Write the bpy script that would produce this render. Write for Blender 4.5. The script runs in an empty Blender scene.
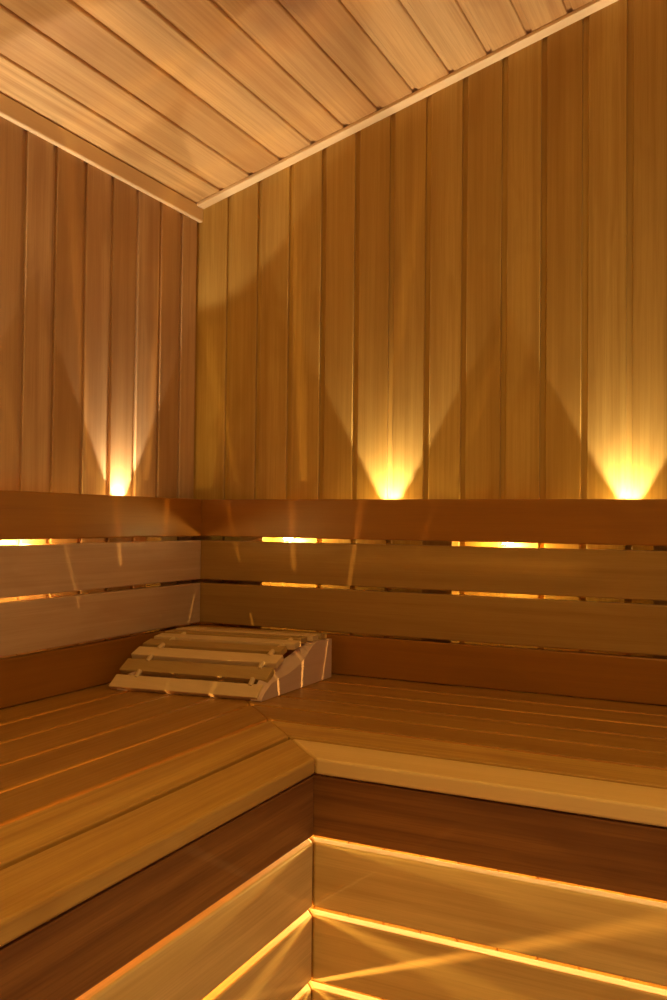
import bpy, bmesh, math, random
from mathutils import Vector, Matrix
C = bpy.context.scene.collection
SC = bpy.context.scene
ZO = 1.2884            # height of the backrest's top edge above the floor
BT = 0.9               # bench top
W = 0.0638             # backrest face to wall face
XE, YE = 2.0, -2.2     # far ends of the room
rng = random.Random(5)

# ------------------------------------------------------------------ materials
def wood(name, light, dark, tone_dark, rough=0.42, grain=1.0, spec=0.35):
    """cedar / aspen: fibre streaks and growth rings run along 'gc'.x, 'tone' varies board by board"""
    m = bpy.data.materials.new(name); m.use_nodes = True
    nt = m.node_tree; N = nt.nodes; L = nt.links
    bsdf = N['Principled BSDF']
    a = N.new('ShaderNodeAttribute'); a.attribute_name = 'gc'
    t = N.new('ShaderNodeAttribute'); t.attribute_name = 'tone'
    def mapped(s):
        v = N.new('ShaderNodeVectorMath'); v.operation = 'MULTIPLY'
        L.new(a.outputs['Vector'], v.inputs[0]); v.inputs[1].default_value = s
        return v.outputs[0]
    n1 = N.new('ShaderNodeTexNoise'); n1.inputs['Scale'].default_value = 1.0
    n1.inputs['Detail'].default_value = 4; n1.inputs['Roughness'].default_value = .6
    n1.inputs['Distortion'].default_value = .5
    L.new(mapped((.8, 38, 38)), n1.inputs['Vector'])
    n2 = N.new('ShaderNodeTexNoise'); n2.inputs['Scale'].default_value = 1.0
    n2.inputs['Detail'].default_value = 3; n2.inputs['Roughness'].default_value = .65
    L.new(mapped((9, 420, 420)), n2.inputs['Vector'])
    n3 = N.new('ShaderNodeTexNoise'); n3.inputs['Scale'].default_value = 1.0
    n3.inputs['Detail'].default_value = 2; n3.inputs['Distortion'].default_value = 1.2
    L.new(mapped((2.6, 9, 9)), n3.inputs['Vector'])
    w = N.new('ShaderNodeTexWave'); w.wave_type = 'BANDS'; w.bands_direction = 'Y'
    w.inputs['Scale'].default_value = 13; w.inputs['Distortion'].default_value = 6
    w.inputs['Detail'].default_value = 2; w.inputs['Detail Scale'].default_value = .9
    L.new(mapped((.22, 1.9, 1.9)), w.inputs['Vector'])
    def mix(f, c1, c2, typ='MIX'):
        x = N.new('ShaderNodeMix'); x.data_type = 'RGBA'; x.blend_type = typ
        for s, v in ((x.inputs[0], f), (x.inputs[6], c1), (x.inputs[7], c2)):
            if isinstance(v, (int, float)): s.default_value = v
            elif isinstance(v, tuple): s.default_value = (*v, 1)
            else: L.new(v, s)
        return x.outputs[2]
    def ramp(inp, p0, p1, v0=0.0, v1=1.0):
        r = N.new('ShaderNodeMapRange'); r.inputs[1].default_value = p0; r.inputs[2].default_value = p1
        r.inputs[3].default_value = v0; r.inputs[4].default_value = v1
        L.new(inp, r.inputs[0]); return r.outputs[0]
    base = mix(t.outputs['Fac'], light, tone_dark)
    c = mix(ramp(n1.outputs['Fac'], .42, .72, 0, .55 * grain), base, dark)
    c = mix(ramp(w.outputs['Fac'], .6, 1.0, 0, .13 * grain), c, dark)
    c = mix(ramp(n3.outputs['Fac'], .54, .72, 0, .38 * grain), c, dark)
    c = mix(ramp(n2.outputs['Fac'], .45, .75, 0, .30 * grain), c, dark)
    L.new(c, bsdf.inputs['Base Color'])
    L.new(ramp(n2.outputs['Fac'], .3, .7, rough - .06, rough + .08), bsdf.inputs['Roughness'])
    bsdf.inputs['Specular IOR Level'].default_value = spec
    b = N.new('ShaderNodeBump'); b.inputs['Strength'].default_value = .12; b.inputs['Distance'].default_value = .001
    L.new(n2.outputs['Fac'], b.inputs['Height']); L.new(b.outputs['Normal'], bsdf.inputs['Normal'])
    return m

def plain(name, col, rough=.5, metal=0.0, emit=None, es=0):
    m = bpy.data.materials.new(name); m.use_nodes = True
    b = m.node_tree.nodes['Principled BSDF']
    b.inputs['Base Color'].default_value = (*col, 1); b.inputs['Roughness'].default_value = rough
    b.inputs['Metallic'].default_value = metal
    if emit:
        b.inputs['Emission Color'].default_value = (*emit, 1); b.inputs['Emission Strength'].default_value = es
    return m

M = {
 'wall':    wood('cedar_wall', (.62,.41,.11), (.34,.175,.03), (.42,.235,.042), rough=.44, grain=1.15),
 'wall_cool_lit': wood('cool_lit_cedar_wall', (.62,.40,.20), (.36,.18,.07), (.42,.225,.075), rough=.44, grain=1.15),  # cedar again, the cool daylight's pinkish cast put into its colour
 'ceiling': wood('cedar_ceiling', (.74,.50,.22), (.40,.19,.055), (.52,.29,.10), rough=.46, grain=1.2),
 'trim':    wood('hemlock_trim', (.86,.66,.38), (.66,.42,.18), (.80,.58,.32), grain=.5),
 'rail_red':wood('red_cedar_rail', (.36,.14,.014), (.20,.07,.008), (.30,.115,.012), rough=.38, spec=.4, grain=.7),
 'rail':    wood('clear_cedar_rail', (.40,.23,.06), (.23,.105,.02), (.34,.185,.042), rough=.40),
 'rail_pale':wood('pale_cedar_rail', (.62,.43,.25), (.40,.23,.11), (.54,.36,.20), rough=.36, spec=.45),
 'seat':    wood('cedar_seat', (.48,.25,.045), (.26,.11,.018), (.34,.16,.028), rough=.40, spec=.4, grain=1.3),
 'nosing':  wood('cedar_nosing', (.62,.36,.08), (.34,.15,.028), (.50,.27,.055), rough=.42, grain=1.25),
 'pale':    wood('pale_front_board', (.78,.52,.19), (.58,.33,.10), (.70,.45,.15), rough=.42, grain=.5),
 'fascia':  wood('red_cedar_fascia', (.30,.12,.025), (.12,.036,.008), (.26,.10,.02), rough=.45, grain=1.6),
 'skirt':   wood('cedar_skirt', (.80,.55,.19), (.50,.28,.075), (.70,.46,.14), rough=.42, grain=1.2),
 'aspen':   wood('aspen', (.68,.48,.23), (.50,.32,.13), (.64,.44,.20), rough=.45, grain=.5),
 'abachi':  wood('olive_wood', (.44,.28,.09), (.30,.16,.045), (.40,.25,.08), rough=.42, grain=.7),
 'side':    wood('headrest_side', (.66,.45,.30), (.50,.31,.18), (.62,.41,.27), rough=.5, grain=.5),
 'floor':   wood('floor_boards', (.36,.24,.14), (.22,.12,.06), (.28,.17,.09), rough=.5),
 'bulb':    plain('lit_bulb', (1,.9,.7), .4, 0, (1,.72,.33), 60),
 'metal':   plain('lamp_housing', (.35,.33,.30), .35, 1.0),
}

# ------------------------------------------------------------------ builders
class MB:
    """collects closed solids; every solid gets its own grain offset and tone"""
    def __init__(s): s.v=[]; s.f=[]; s.gc=[]; s.tone=[]
    def add(s, bm, axis, tone=None, seed=None):
        bm.verts.ensure_lookup_table()
        base = len(s.v); off = Vector((rng.uniform(-40,40), rng.uniform(-40,40), rng.uniform(-40,40)))
        tone = rng.random() if tone is None else tone
        o = {'x':(0,1,2),'y':(1,0,2),'z':(2,0,1)}[axis] if isinstance(axis, str) else None
        for i, v in enumerate(bm.verts):
            v.index = i; s.v.append(v.co.copy())
            g = Vector((v.co[o[0]], v.co[o[1]], v.co[o[2]])) if o else axis @ v.co
            s.gc.append(g + off)
        for f in bm.faces:
            s.f.append([base + v.index for v in f.verts]); s.tone.append(tone)
        bm.free(); return s
    def build(s, name, mat, parent=None, origin=None):
        me = bpy.data.meshes.new(name)
        o0 = Vector(origin) if origin is not None else Vector((0,0,0))
        me.from_pydata([v - o0 for v in s.v], [], s.f); me.update()
        a = me.attributes.new('gc', 'FLOAT_VECTOR', 'POINT'); a.data.foreach_set('vector', [c for g in s.gc for c in g])
        t = me.attributes.new('tone', 'FLOAT', 'FACE'); t.data.foreach_set('value', s.tone)
        me.materials.append(mat)
        ob = bpy.data.objects.new(name, me); C.objects.link(ob); ob.location = o0
        if parent:
            ob.parent = parent; ob.location = o0 - parent.location
        return ob

def prism(poly, lo, hi, plane='xy', bevel=.002, seg=2):
    """poly in the named plane, extruded lo..hi along the third axis (values or functions of the 2D point)"""
    bm = bmesh.new()
    def P(a, b, c): return {'xy':(a,b,c),'xz':(a,c,b),'yz':(c,a,b)}[plane]
    f = lambda h, p: h(p) if callable(h) else h
    A = [bm.verts.new(P(*p, f(lo, p))) for p in poly]; B = [bm.verts.new(P(*p, f(hi, p))) for p in poly]
    n = len(poly)
    bm.faces.new(A); bm.faces.new(B)
    for i in range(n): bm.faces.new((A[i], A[(i+1)%n], B[(i+1)%n], B[i]))
    bmesh.ops.recalc_face_normals(bm, faces=bm.faces)
    if bevel:
        bmesh.ops.bevel(bm, geom=list(bm.edges), offset=bevel, segments=seg, profile=.5, affect='EDGES', clamp_overlap=True)
    return bm
def box(x0,x1,y0,y1,z0,z1,bevel=.002,seg=2):
    return prism([(x0,y0),(x1,y0),(x1,y1),(x0,y1)], z0, z1, 'xy', bevel, seg)
def cyl(p, r, h, axis='z', n=20, bevel=.001):
    bm = bmesh.new()
    bmesh.ops.create_cone(bm, cap_ends=True, segments=n, radius1=r, radius2=r, depth=h)
    if bevel:
        bmesh.ops.bevel(bm, geom=[e for e in bm.edges if len(e.link_faces)==2 and any(len(f.verts)>4 for f in e.link_faces)], offset=bevel, segments=2, profile=.5, affect='EDGES')
    R = {'z':Matrix(),'x':Matrix.Rotation(math.pi/2,4,'Y'),'y':Matrix.Rotation(math.pi/2,4,'X')}[axis]
    bmesh.ops.transform(bm, matrix=Matrix.Translation(p) @ R, verts=bm.verts); return bm

def thing(name, loc, label, cat, group=None):
    o = bpy.data.objects.new(name, None); C.objects.link(o); o.location = loc
    o.empty_display_size = .1
    o['label'] = label; o['category'] = cat
    if group: o['group'] = group
    return o
def struct(o): o['kind'] = 'structure'; return o

# ------------------------------------------------------------------ the room shell
zc = lambda x: ZO + .752 + .279 * x          # the ceiling rises to the right
GW, GD = .012, .007                          # groove between boards
def board_profile(u0, u1, s):                 # (u, d): d grows out of the room, s = -1/+1 side of the groove
    b = .0016
    if s > 0:
        return [(u0, GD), (u0+GW, GD), (u0+GW, b), (u0+GW+b, 0), (u1-b, 0), (u1, b), (u1, .02), (u0, .02)]
    return [(u0, .02), (u0, b), (u0+b, 0), (u1-GW-b, 0), (u1-GW, b), (u1-GW, GD), (u1, GD), (u1, .02)]

# back wall, on the right of the picture (its face at y = W, boards upright)
jr = [-.0638, .0183,.1055,.1924,.2789,.3647,.4511,.5378,.6213,.7091,.7925,.8766,.964]
while jr[-1] < XE: jr.append(jr[-1] + .0865)
tones = [.25,.35,.15,.45,.55,.60,.50,.35,.62,.42,.70,.30,.55]
mb = MB()
for i in range(len(jr)-1):
    pr = [(u, W + d) for u, d in board_profile(jr[i], jr[i+1], 1)]
    if i == 0: pr = [(-W-.02, W), (jr[1]-.0016, W), (jr[1], W+.0016), (jr[1], W+.02), (-W-.02, W+.02)]
    mb.add(prism(pr, 0, lambda p: zc(p[0]), 'xy', 0), 'z', tones[i % len(tones)])
struct(mb.build('wall_right', M['wall']))
# left wall (face at x = -W)
jl = [.0585,-.0063,-.0887,-.1726,-.2587,-.3429,-.4303,-.5105,-.597]
while jl[-1] > YE: jl.append(jl[-1] - .0855)
tl = [.15,.62,.12,.58,.22,.75,.10,.45,.3]
mb = MB()
for i in range(len(jl)-1):
    hi = W if i == 0 else jl[i]
    pr = [(-W - d, u) for u, d in board_profile(jl[i+1], hi, -1)]
    mb.add(prism(pr, 0, zc(-W), 'xy', 0), 'z', tl[i % len(tl)])
struct(mb.build('wall_left', M['wall_cool_lit']))
# the two walls behind the camera; the far one has the doorway that lets the daylight in
mb = MB()
x = -.0638
while x < XE:
    x1 = min(x + .0865, XE)
    pr = [(u, YE - d) for u, d in board_profile(x, x1, 1)]
    mb.add(prism(pr, 0, lambda p: zc(p[0]), 'xy', 0), 'z'); x = x1
struct(mb.build('wall_front', M['wall']))
mb = MB()
DY0, DY1, DH = -1.75, -1.0, 1.98
y = W
while y > YE + .001:
    y0 = max(y - .0865, YE)
    lo = DH if (y > DY0 and y0 < DY1) else 0
    pr = [(XE + d, u) for u, d in board_profile(y0, y, -1)]
    mb.add(prism(pr, lo, zc(XE), 'xy', 0), 'z'); y = y0
struct(mb.build('wall_far', M['wall']))
# ceiling, boards running away from the right-hand wall
jc = [-.0638-.02, .0128]
while jc[-1] < XE + .02: jc.append(jc[-1] + .0838)
mb = MB()
tc = [.05,.45,.75,.35,.55,.5,.7,.35,.2,.3,.55,.8]
for i in range(len(jc)-1):
    prof = board_profile(jc[i], jc[i+1], 1) if i else board_profile(jc[i], jc[i+1], 1)
    pr = [(u, zc(u) + d) for u, d in prof]
    mb.add(prism(pr, YE - .02, W + .02, 'xz', 0), 'y', tc[i % len(tc)])
struct(mb.build('ceiling', M['ceiling']))
mb = MB()
x = -W
while x < XE:
    mb.add(box(x, min(x+.118, XE), YE, W, -.02, 0, .0015, 1), 'y'); x += .12
struct(mb.build('floor', M['floor']))
# mouldings where walls and ceiling meet
mb = MB().add(prism([(-W, ZO+.6965), (-W+.009, ZO+.6965), (-W+.011, ZO+.6990), (-W+.011, zc(-W)-.0008), (-W, zc(-W)-.0008)], YE, W-.0005, 'xz', .0008, 1), 'y', .75)
struct(mb.build('trim_1', M['trim']))
zs = lambda x, k: zc(x) - k
mb = MB().add(prism([(-W+.0115, zs(-W+.0115,.0085)), (XE, zs(XE,.0085)), (XE, zs(XE,.0006)), (-W+.0115, zs(-W+.0115,.0006))], W-.030, W-.0003, 'xz', .0012, 2), 'x', .0)
struct(mb.build('trim_2', M['trim']))

# ------------------------------------------------------------------ backrests: four rails on upright battens
RAILS = [('rail_red', 0, -.0883), ('rail', -.0979, -.1913), ('rail', -.1997, -.2944), ('rail_red', -.3005, -.3866)]
RT = .021
br = thing('backrest', (1.0, W, BT), 'long backrest of four horizontal cedar rails on the right-hand wall', 'backrest')
bl = thing('backrest', (-W, -1.0, BT), 'shorter backrest with two pale middle rails along the left-hand wall', 'backrest')
for k, (mat, z1, z0) in enumerate(RAILS):
    o = MB().add(box(-RT, XE-.002, 0, RT, ZO+z0, ZO+z1, .0025), 'x', [.45,.5,.45,.6][k]).build('rail', M[mat], br, (0, 0, ZO+z0))
    o['label'] = ['reddish brown top rail','olive tan second rail','olive tan third rail','dark red brown lowest rail'][k]
    m2 = mat if mat != 'rail' else 'rail_pale'
    o = MB().add(box(-RT, 0, YE+.002, -.0012, ZO+z0, ZO+z1, .0025), 'y', [.2,.3,.55,.5][k]).build('rail', M[m2], bl, (0, -.001, ZO+z0))
    o['label'] = ['reddish brown top rail','pale greyish tan second rail','pale greyish tan third rail','dark red brown lowest rail'][k]
def battens(parent, spots, along):
    for a0, a1 in spots:
        b = box(a0, a1, RT+.0004, W-.0003, ZO-.40, ZO-.012, .002) if along == 'x' else box(-W+.0003, -RT-.0004, a0, a1, ZO-.40, ZO-.012, .002)
        MB().add(b, 'z').build('batten', M['rail'], parent, ((a0+a1)/2, W, ZO-.40) if along == 'x' else (-W, (a0+a1)/2, ZO-.40))
battens(br, [(.095,.157),(.552,.620),(1.020,1.088),(1.62,1.688)], 'x')
battens(bl, [(-.13,-.068),(-.668,-.600),(-1.20,-1.13),(-1.75,-1.68)], 'y')

# ------------------------------------------------------------------ the L-shaped bench, boards mitred in the corner
GAP = [.6315, .5403, .4483, .3576, .2653, .174, .083, -.0215]
G = .0045
KR = .9915           # the right arm is a touch shallower
TH = .0233
nr = thing('bench', (1.3, -.3, BT-.11), 'right-hand arm of the mitred cedar corner bench, pale board on its front edge', 'bench')
nl = thing('bench', (.3, -1.3, BT-.11), 'left-hand arm of the mitred cedar corner bench, running toward the viewer', 'bench')
tr = [.10, .45, .75, .55, .8, .6, .9]; tlf = [.75, .15, .55, .45, .6, .7, .65]
for k in range(7):
    d1 = GAP[k] - (G if k else 0); d0 = GAP[k+1] + G
    m = .0006
    nm = 'front_board' if k == 0 else 'seat_board'
    # right run: between y=-d1 and y=-d0, from the mitre x=-y on
    if k < 6:
        e1, e0 = d1*KR, d0*KR
    else:
        d0 = -RT + .0006; e1, e0 = d1*KR, d0
    pr = [(d1+m, -e1), (XE-.003, -e1), (XE-.003, -e0), (d0+m, -e0)]
    pl = [(d1, -e1-m), (d0, -e0-m), (d0, YE+.003), (d1, YE+.003)]
    bv = .004 if k == 0 else .0022
    o = MB().add(prism(pr, BT-TH, BT, 'xy', bv, 3), 'x', tr[k]).build(nm, M['pale' if k == 0 else 'nosing' if k < 2 else 'seat'], nr, (d1, -d1, BT-TH))
    if k == 0: o['label'] = 'pale honey front board'
    o = MB().add(prism(pl, BT-TH, BT, 'xy', bv, 3), 'y', tlf[k]).build(nm, M['nosing' if k < 2 else 'seat'], nl, (d1, -d1, BT-TH))
F = .6295; FR = .6242
MB().add(box(F-.02, XE-.003, -FR, -FR+.02, BT-.1114, BT-TH-.0022, .002), 'x', .4).build('fascia', M['fascia'], nr, (F, -FR, BT-.1114))['label'] = 'dark red brown board below the seat'
MB().add(box(F-.02, F, YE+.003, -FR-.0012, BT-.1114, BT-TH-.0022, .002), 'y', .15).build('fascia', M['fascia'], nl, (F, -FR, BT-.1114))['label'] = 'dark red brown board below the seat'
for a in (1.48, 1.88):
    MB().add(box(a, a+.04, -.514, -.002, BT-.095, BT-TH-.0006, .002), 'y').build('joist', M['rail'], nr, (a, -FR+.02, BT-.095))
for a in (-1.5, -1.9):
    MB().add(box(.002, .514, a, a+.04, BT-.095, BT-TH-.0006, .002), 'x').build('joist', M['rail'], nl, (.002, a, BT-.095))

MB().add(box(.515, XE-.003, -.57, -.515, BT-.095, BT-TH-.0006, .002), 'x').build('bearer', M['rail'], nr, (.515, -.57, BT-.095))
MB().add(box(.515, .572, YE+.003, -.5708, BT-.095, BT-TH-.0006, .002), 'y').build('bearer', M['rail'], nl, (.515, -.571, BT-.095))

# slatted screens closing the space under the bench
sr = thing('bench_screen', (1.3, -FR, 0), 'glowing slatted cedar screen under the right-hand bench arm', 'screen')
sl = thing('bench_screen', (F, -1.3, 0), 'glowing slatted cedar screen under the left-hand bench arm', 'screen')
ztop = -.1204
for k in range(4):
    z1 = BT + ztop - k*.1038; z0 = z1 - .0926
    t = .02
    pr = [(F+.0012, -FR), (XE-.003, -FR), (XE-.003, -FR+t), (F-t+.0012, -FR+t)]
    pl = [(F, -FR-.0012), (F-t, -FR+t-.0012), (F-t, YE+.003), (F, YE+.003)]
    MB().add(prism(pr, z0, z1, 'xy', .003, 3), 'x', [.35,.6,.3,.5][k]).build('slat', M['skirt'], sr, (F, -FR, z0))
    MB().add(prism(pl, z0, z1, 'xy', .003, 3), 'y', [.4,.2,.5,.5][k]).build('slat', M['skirt'], sl, (F, -FR, z0))
for a in (1.2, 1.9):
    MB().add(box(a, a+.045, -FR+.0204, -FR+.065, 0.0005, BT-.12, .002), 'z').build('post', M['rail'], sr, (a, -FR+.02, 0))
for a in (-1.24, -1.94):
    MB().add(box(F-.065, F-.0204, a, a+.045, 0.0005, BT-.12, .002), 'z').build('post', M['rail'], sl, (F-.02, a, 0))
# solid plinth below the screens
zp = BT + ztop - 3*.1038 - .0926 - .012
struct(MB().add(box(F+.0012, XE-.003, -FR, -FR+.02, .0005, zp, .002), 'x').build('trim_3', M['fascia']))
struct(MB().add(box(F-.02, F, YE+.003, -FR-.0012, .0005, zp, .002), 'y').build('trim_4', M['fascia']))

# ------------------------------------------------------------------ slatted headrest in the corner
hr = thing('headrest', (.2, -.2, BT), 'slatted wooden sauna headrest lying in the corner of the bench', 'headrest')
XR, XL = .3665, .060
SK = math.tan(math.radians(8.0))
sk = lambda x, y: y - (XR - x) * SK
hz = .0012
outer = [(-.330,.004),(-.318,.016),(-.295,.028),(-.268,.0337),(-.228,.0374),(-.200,.0435),(-.175,.0513),(-.158,.059),(-.142,.0689),(-.129,.077),(-.119,.082),(-.100,.086),(-.078,.0865),(-.034,.084)]
inner = [(-.330,.005),(-.318,.022),(-.295,.040),(-.268,.052),(-.228,.058),(-.200,.063),(-.175,.068),(-.158,.073),(-.142,.078),(-.129,.082),(-.119,.085),(-.100,.0865),(-.078,.0865),(-.034,.084)]
def side(xo, xi):
    bm = bmesh.new(); rings = []
    for (y, zo), (_, zi) in zip(outer, inner):
        rings.append([bm.verts.new((xo, sk(xo, y), BT+hz)), bm.verts.new((xo, sk(xo, y), BT+zo)), bm.verts.new((xi, sk(xi, y), BT+zi)), bm.verts.new((xi, sk(xi, y), BT+hz))])
    for a, b in zip(rings, rings[1:]):
        for i in range(4): bm.faces.new((a[i], a[(i+1)%4], b[(i+1)%4], b[i]))
    bm.faces.new(rings[0]); bm.faces.new(rings[-1][::-1])
    bmesh.ops.recalc_face_normals(bm, faces=bm.faces)
    return bm
MB().add(side(XR, XR-.022), 'y', .3).build('side_panel', M['side'], hr, (XR, -.2, BT))
MB().add(side(XL, XL+.022), 'y', .3).build('side_panel', M['side'], hr, (XL, -.2, BT))
# slat tops follow a hump: (front y, front z) - (rear y, rear z) of each top face at the right-hand end
tops = [(-.334,.0085,-.309,.0290),(-.302,.0370,-.274,.0560),(-.266,.0630,-.238,.0760),(-.229,.0800,-.200,.0875),(-.191,.0910,-.162,.0950),(-.153,.0970,-.123,.0985),(-.113,.0990,-.084,.0990),(-.074,.0985,-.045,.0975)]
ST = .0125
for k, (y0, z0, y1, z1) in enumerate(tops):
    d = Vector((0, y1-y0, z1-z0)); d.normalize(); n = Vector((0, -d.z, d.y))
    xr = XR - .010 + (.002, .004, .004, -.008, .003, -.002, 0, 0)[k] + (.004 if k >= 6 else 0)
    xl = .043
    bm = bmesh.new(); V = []
    for x in (xl, xr):
        for (yy, zz) in ((y0, z0), (y1, z1)):
            for e in (0, -ST):
                p = Vector((x, sk(x, yy), BT + zz)) + n * e
                p.z = max(p.z, BT + .0008); V.append(bm.verts.new(p))
    for q in ((0,2,3,1),(4,5,7,6),(0,4,6,2),(1,3,7,5),(0,1,5,4),(2,6,7,3)): bm.faces.new([V[i] for i in q])
    bmesh.ops.recalc_face_normals(bm, faces=bm.faces)
    bmesh.ops.bevel(bm, geom=list(bm.edges), offset=.0016, segments=2, profile=.5, affect='EDGES')
    o = MB().add(bm, 'x', .3).build('slat', M['aspen' if k % 2 == 0 else 'abachi'], hr, (xl, sk(xl, y0), BT+z0))
    o['label'] = 'pale cream slat' if k % 2 == 0 else 'darker olive brown slat'
    if k < len(tops) - 1:                                        # pale spacer pegs in the gaps
        y2, z2 = tops[k+1][0], tops[k+1][1]
        for xx in (XL+.030, XR-.034):
            ym, zm = (y1+y2)/2, (z1+z2)/2 - (.002 if k < 3 else .0045)
            bm = cyl((0,0,0), .0052, (abs(y2-y1)+.010), 'y', 14, .0008)
            bmesh.ops.transform(bm, matrix=Matrix.Translation((xx, sk(xx, ym), BT+zm)) @ Matrix.Rotation(math.atan2(z2-z1, y2-y1), 4, 'X'), verts=bm.verts)
            MB().add(bm, 'y', .0).build('peg', M['aspen'], hr, (xx, sk(xx, ym), BT+zm))

# ------------------------------------------------------------------ lamps behind the backrest and under the bench
WARM = (1.0, .69, .19)
def light(kind, name, loc, energy, col=WARM, size=.01, **kw):
    l = bpy.data.lights.new(name, kind); l.energy = energy; l.color = col
    l.shadow_soft_size = size
    for k, v in kw.items(): setattr(l, k, v)
    o = bpy.data.objects.new(name, l); C.objects.link(o); o.location = loc; return o

def wall_lamp(p, up, label, energy, group):
    """a small can on the wall; up = True throws a cone of light up the wall, else the bulb hangs below"""
    t = thing('wall_lamp', p, label, 'lamp', group)
    r = .017
    MB().add(cyl(p, r, .024, 'z', 24, .002), 'z').build('housing', M['metal'], t, p)
    s = 1 if up else -1
    MB().add(cyl(p + Vector((0,0,s*.0140)), .011, .004, 'z', 24, .0008), 'z').build('bulb', M['bulb'], t, p + Vector((0,0,s*.014)))
    if up:
        o = light('SPOT', 'spot', p + Vector((0,0,.018)), energy * 1.1, (1.0,.84,.62), size=.010, spot_size=math.radians(60), spot_blend=.12)
        o.rotation_euler = (math.pi, 0, 0)
        o.parent = t; o.location = o.location - t.location
        o = light('SPOT', 'halo', p + Vector((0,0,.022)), energy * HALO, size=.012, spot_size=math.radians(165), spot_blend=1.0)
        o.rotation_euler = (math.pi, 0, 0)
    else:
        o = light('POINT', 'glow', p + Vector((0,0,-.025)), energy, size=.006)
    o.parent = t; o.location = o.location - t.location
    return t
E_UP, E_DN, HALO = 12.0, 1.8, .07
hw = W - .0185; hd = W - .030
wall_lamp(Vector((-hw, -.231, ZO-.068)), True, 'uplight behind the left-hand backrest, throwing a cone up the left wall', E_UP, 'uplights behind the backrests')
wall_lamp(Vector((.462, hw, ZO-.068)), True, 'uplight behind the right-hand backrest, throwing the cone nearer the corner', E_UP, 'uplights behind the backrests')
wall_lamp(Vector((.972, hw, ZO-.068)), True, 'uplight behind the right-hand backrest, throwing the cone at the right picture edge', E_UP, 'uplights behind the backrests')
wall_lamp(Vector((.218, hd, ZO-.077)), False, 'bulb glowing in the gap below the top rail, the one nearer the corner', E_DN, 'downlights behind the backrests')
wall_lamp(Vector((.736, hd, ZO-.077)), False, 'bulb glowing in the gap below the top rail, between the two right-hand cones', E_DN, 'downlights behind the backrests')
wall_lamp(Vector((-hd, -.53, ZO-.072)), False, 'lamp lighting the gaps of the left-hand backrest at the picture edge', E_DN, 'downlights behind the backrests')
for x in (1.48,):
    wall_lamp(Vector((x, hw, ZO-.074)), True, 'uplight behind the right-hand backrest, beyond the picture edge', E_UP, 'uplights behind the backrests')
for y in (-.75, -1.27):
    wall_lamp(Vector((-hw, y, ZO-.074)), True, 'uplight behind the left-hand backrest, beyond the picture edge', E_UP, 'uplights behind the backrests')
for i, (x, y) in enumerate(((.35, YE+.04), (1.1, YE+.04), (XE-.04, -.4))):  # unseen uplights added for soft fill bounced off the ceiling
    wall_lamp(Vector((x, y, 1.25)), True, 'added fill uplight on the wall behind the viewer', E_UP * .8, 'added fill uplights behind the viewer')
for x in (.7, 1.7):  # low lights added out of view to brighten the slatted screens
    t = wall_lamp(Vector((x, YE+.05, .42)), True, 'added low fill light on the wall behind the viewer', 3, 'added low fill lights behind the viewer')
    o = light('POINT', 'low_fill_glow', (x, YE+.10, .50), 1.2, size=.06); o.parent = t; o.location = o.location - t.location
cl = Vector((1.30, -1.50, zc(1.30) - .030))  # overhead fill added out of view to brighten the bench tops
t = thing('overhead_fill', cl, 'added round fill light under the ceiling above the viewer', 'lamp')
MB().add(cyl(cl, .11, .030, 'z', 40, .004), 'z').build('housing', M['metal'], t, cl)
o = light('AREA', 'overhead_fill_glow', cl - Vector((0,0,.018)), 12, shape='DISK'); o.data.size = .20
o.parent = t; o.location = o.location - t.location
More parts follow.
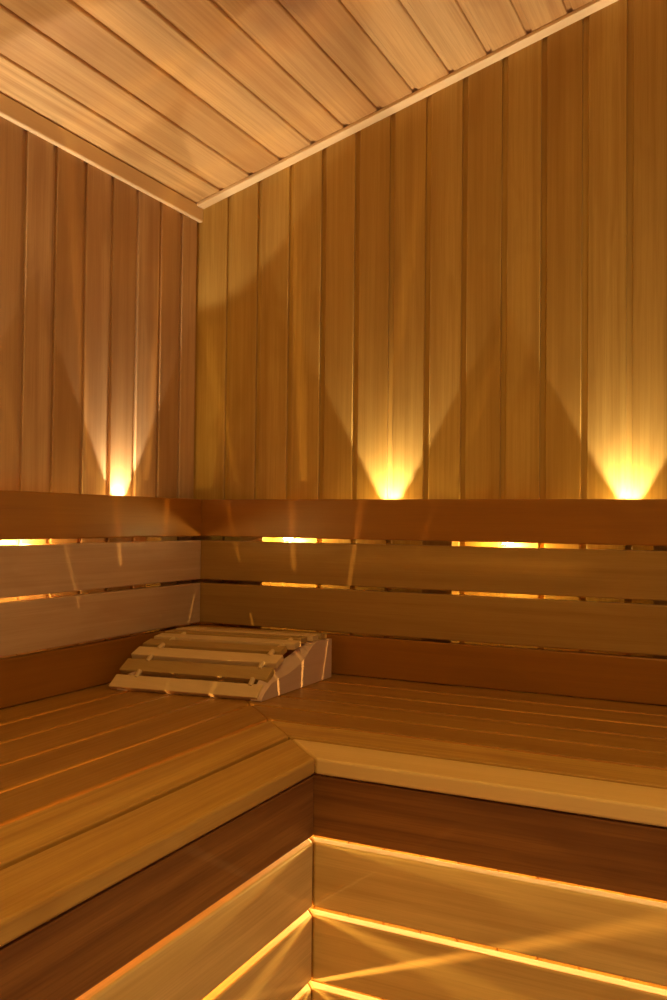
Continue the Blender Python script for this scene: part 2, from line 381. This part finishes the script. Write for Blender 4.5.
# lamps below the bench: a low pair that shines up through the seat gaps, and a row high on the wall
o = light('SPOT', 'low_lamp_glow', (1.25, -.21, BT-.42), 42, (1,.56,.15), size=.008, spot_size=math.radians(74), spot_blend=.4)
o.rotation_euler = Vector((-.75, .03, .45)).to_track_quat('-Z', 'Y').to_euler()
light('POINT', 'low_lamp_glow', (1.25, -.21, BT-.46), 3.5, (1,.56,.15), size=.008)
light('POINT', 'low_lamp_glow', (.29, -1.15, BT-.45), 34, (1,.56,.15), size=.008)
for p in ((.50, -.80, BT-.50), (.47, -1.25, BT-.50), (.80, -.37, BT-.50), (1.20, -.37, BT-.50)):
    o = light('SPOT', 'low_lamp_glow', p, 30, (1,.50,.12), size=.02, spot_size=math.radians(80), spot_blend=.6)
    o.rotation_euler = (math.pi, 0, 0)
def strip(p, length, along_x, e):
    o = light('AREA', 'strip_glow', p, e, (1,.66,.20), shape='RECTANGLE'); o.data.size = length; o.data.size_y = .09
    # faces out from the wall and down
    o.rotation_euler = (math.radians(-78), 0, 0) if along_x else (math.radians(-78), 0, math.radians(90))
    return o
strip((1.0, -.02, BT-.085), 1.7, True, 22)
strip((.02, -1.25, BT-.085), 1.6, False, 22)

# ------------------------------------------------------------------ daylight through the doorway, dim and cooler
w = bpy.data.worlds.new('World'); SC.world = w; w.use_nodes = True
bg = w.node_tree.nodes['Background']; bg.inputs[0].default_value = (.75,.68,.70,1); bg.inputs[1].default_value = .75
pa = bpy.data.lights.new('doorway_portal', 'AREA'); pa.shape = 'RECTANGLE'; pa.size = DH; pa.size_y = DY1-DY0
pa.cycles.is_portal = True
po = bpy.data.objects.new('doorway_portal', pa); C.objects.link(po)
po.location = (XE+.01, (DY0+DY1)/2, DH/2); po.rotation_euler = (0, math.pi/2, 0)

# ------------------------------------------------------------------ camera
cam = bpy.data.cameras.new('camera'); co = bpy.data.objects.new('camera', cam); C.objects.link(co)
cam.sensor_fit = 'VERTICAL'; cam.sensor_height = 36; cam.lens = 880.584 * 36 / 1000; cam.clip_start = .01
yaw, pit, rol = -.4542676, .0228163, .0109512
fw = Vector((math.sin(yaw)*math.cos(pit), math.cos(yaw)*math.cos(pit), math.sin(pit)))
rt = Vector((math.cos(yaw), -math.sin(yaw), 0)); up = rt.cross(fw)
r2 = rt*math.cos(rol) + up*math.sin(rol); u2 = -rt*math.sin(rol) + up*math.cos(rol)
co.matrix_world = Matrix(((r2.x,u2.x,-fw.x,1.2099),(r2.y,u2.y,-fw.y,-1.76),(r2.z,u2.z,-fw.z,ZO-.0465),(0,0,0,1)))
SC.camera = co
SC.view_settings.view_transform = 'Standard'; SC.view_settings.look = 'None'
SC.view_settings.gamma = 1; SC.view_settings.use_curve_mapping = False
SC.view_settings.exposure = 0.12
SC.cycles.use_denoising = True
SC.cycles.max_bounces = 12; SC.cycles.diffuse_bounces = 6; SC.cycles.glossy_bounces = 4
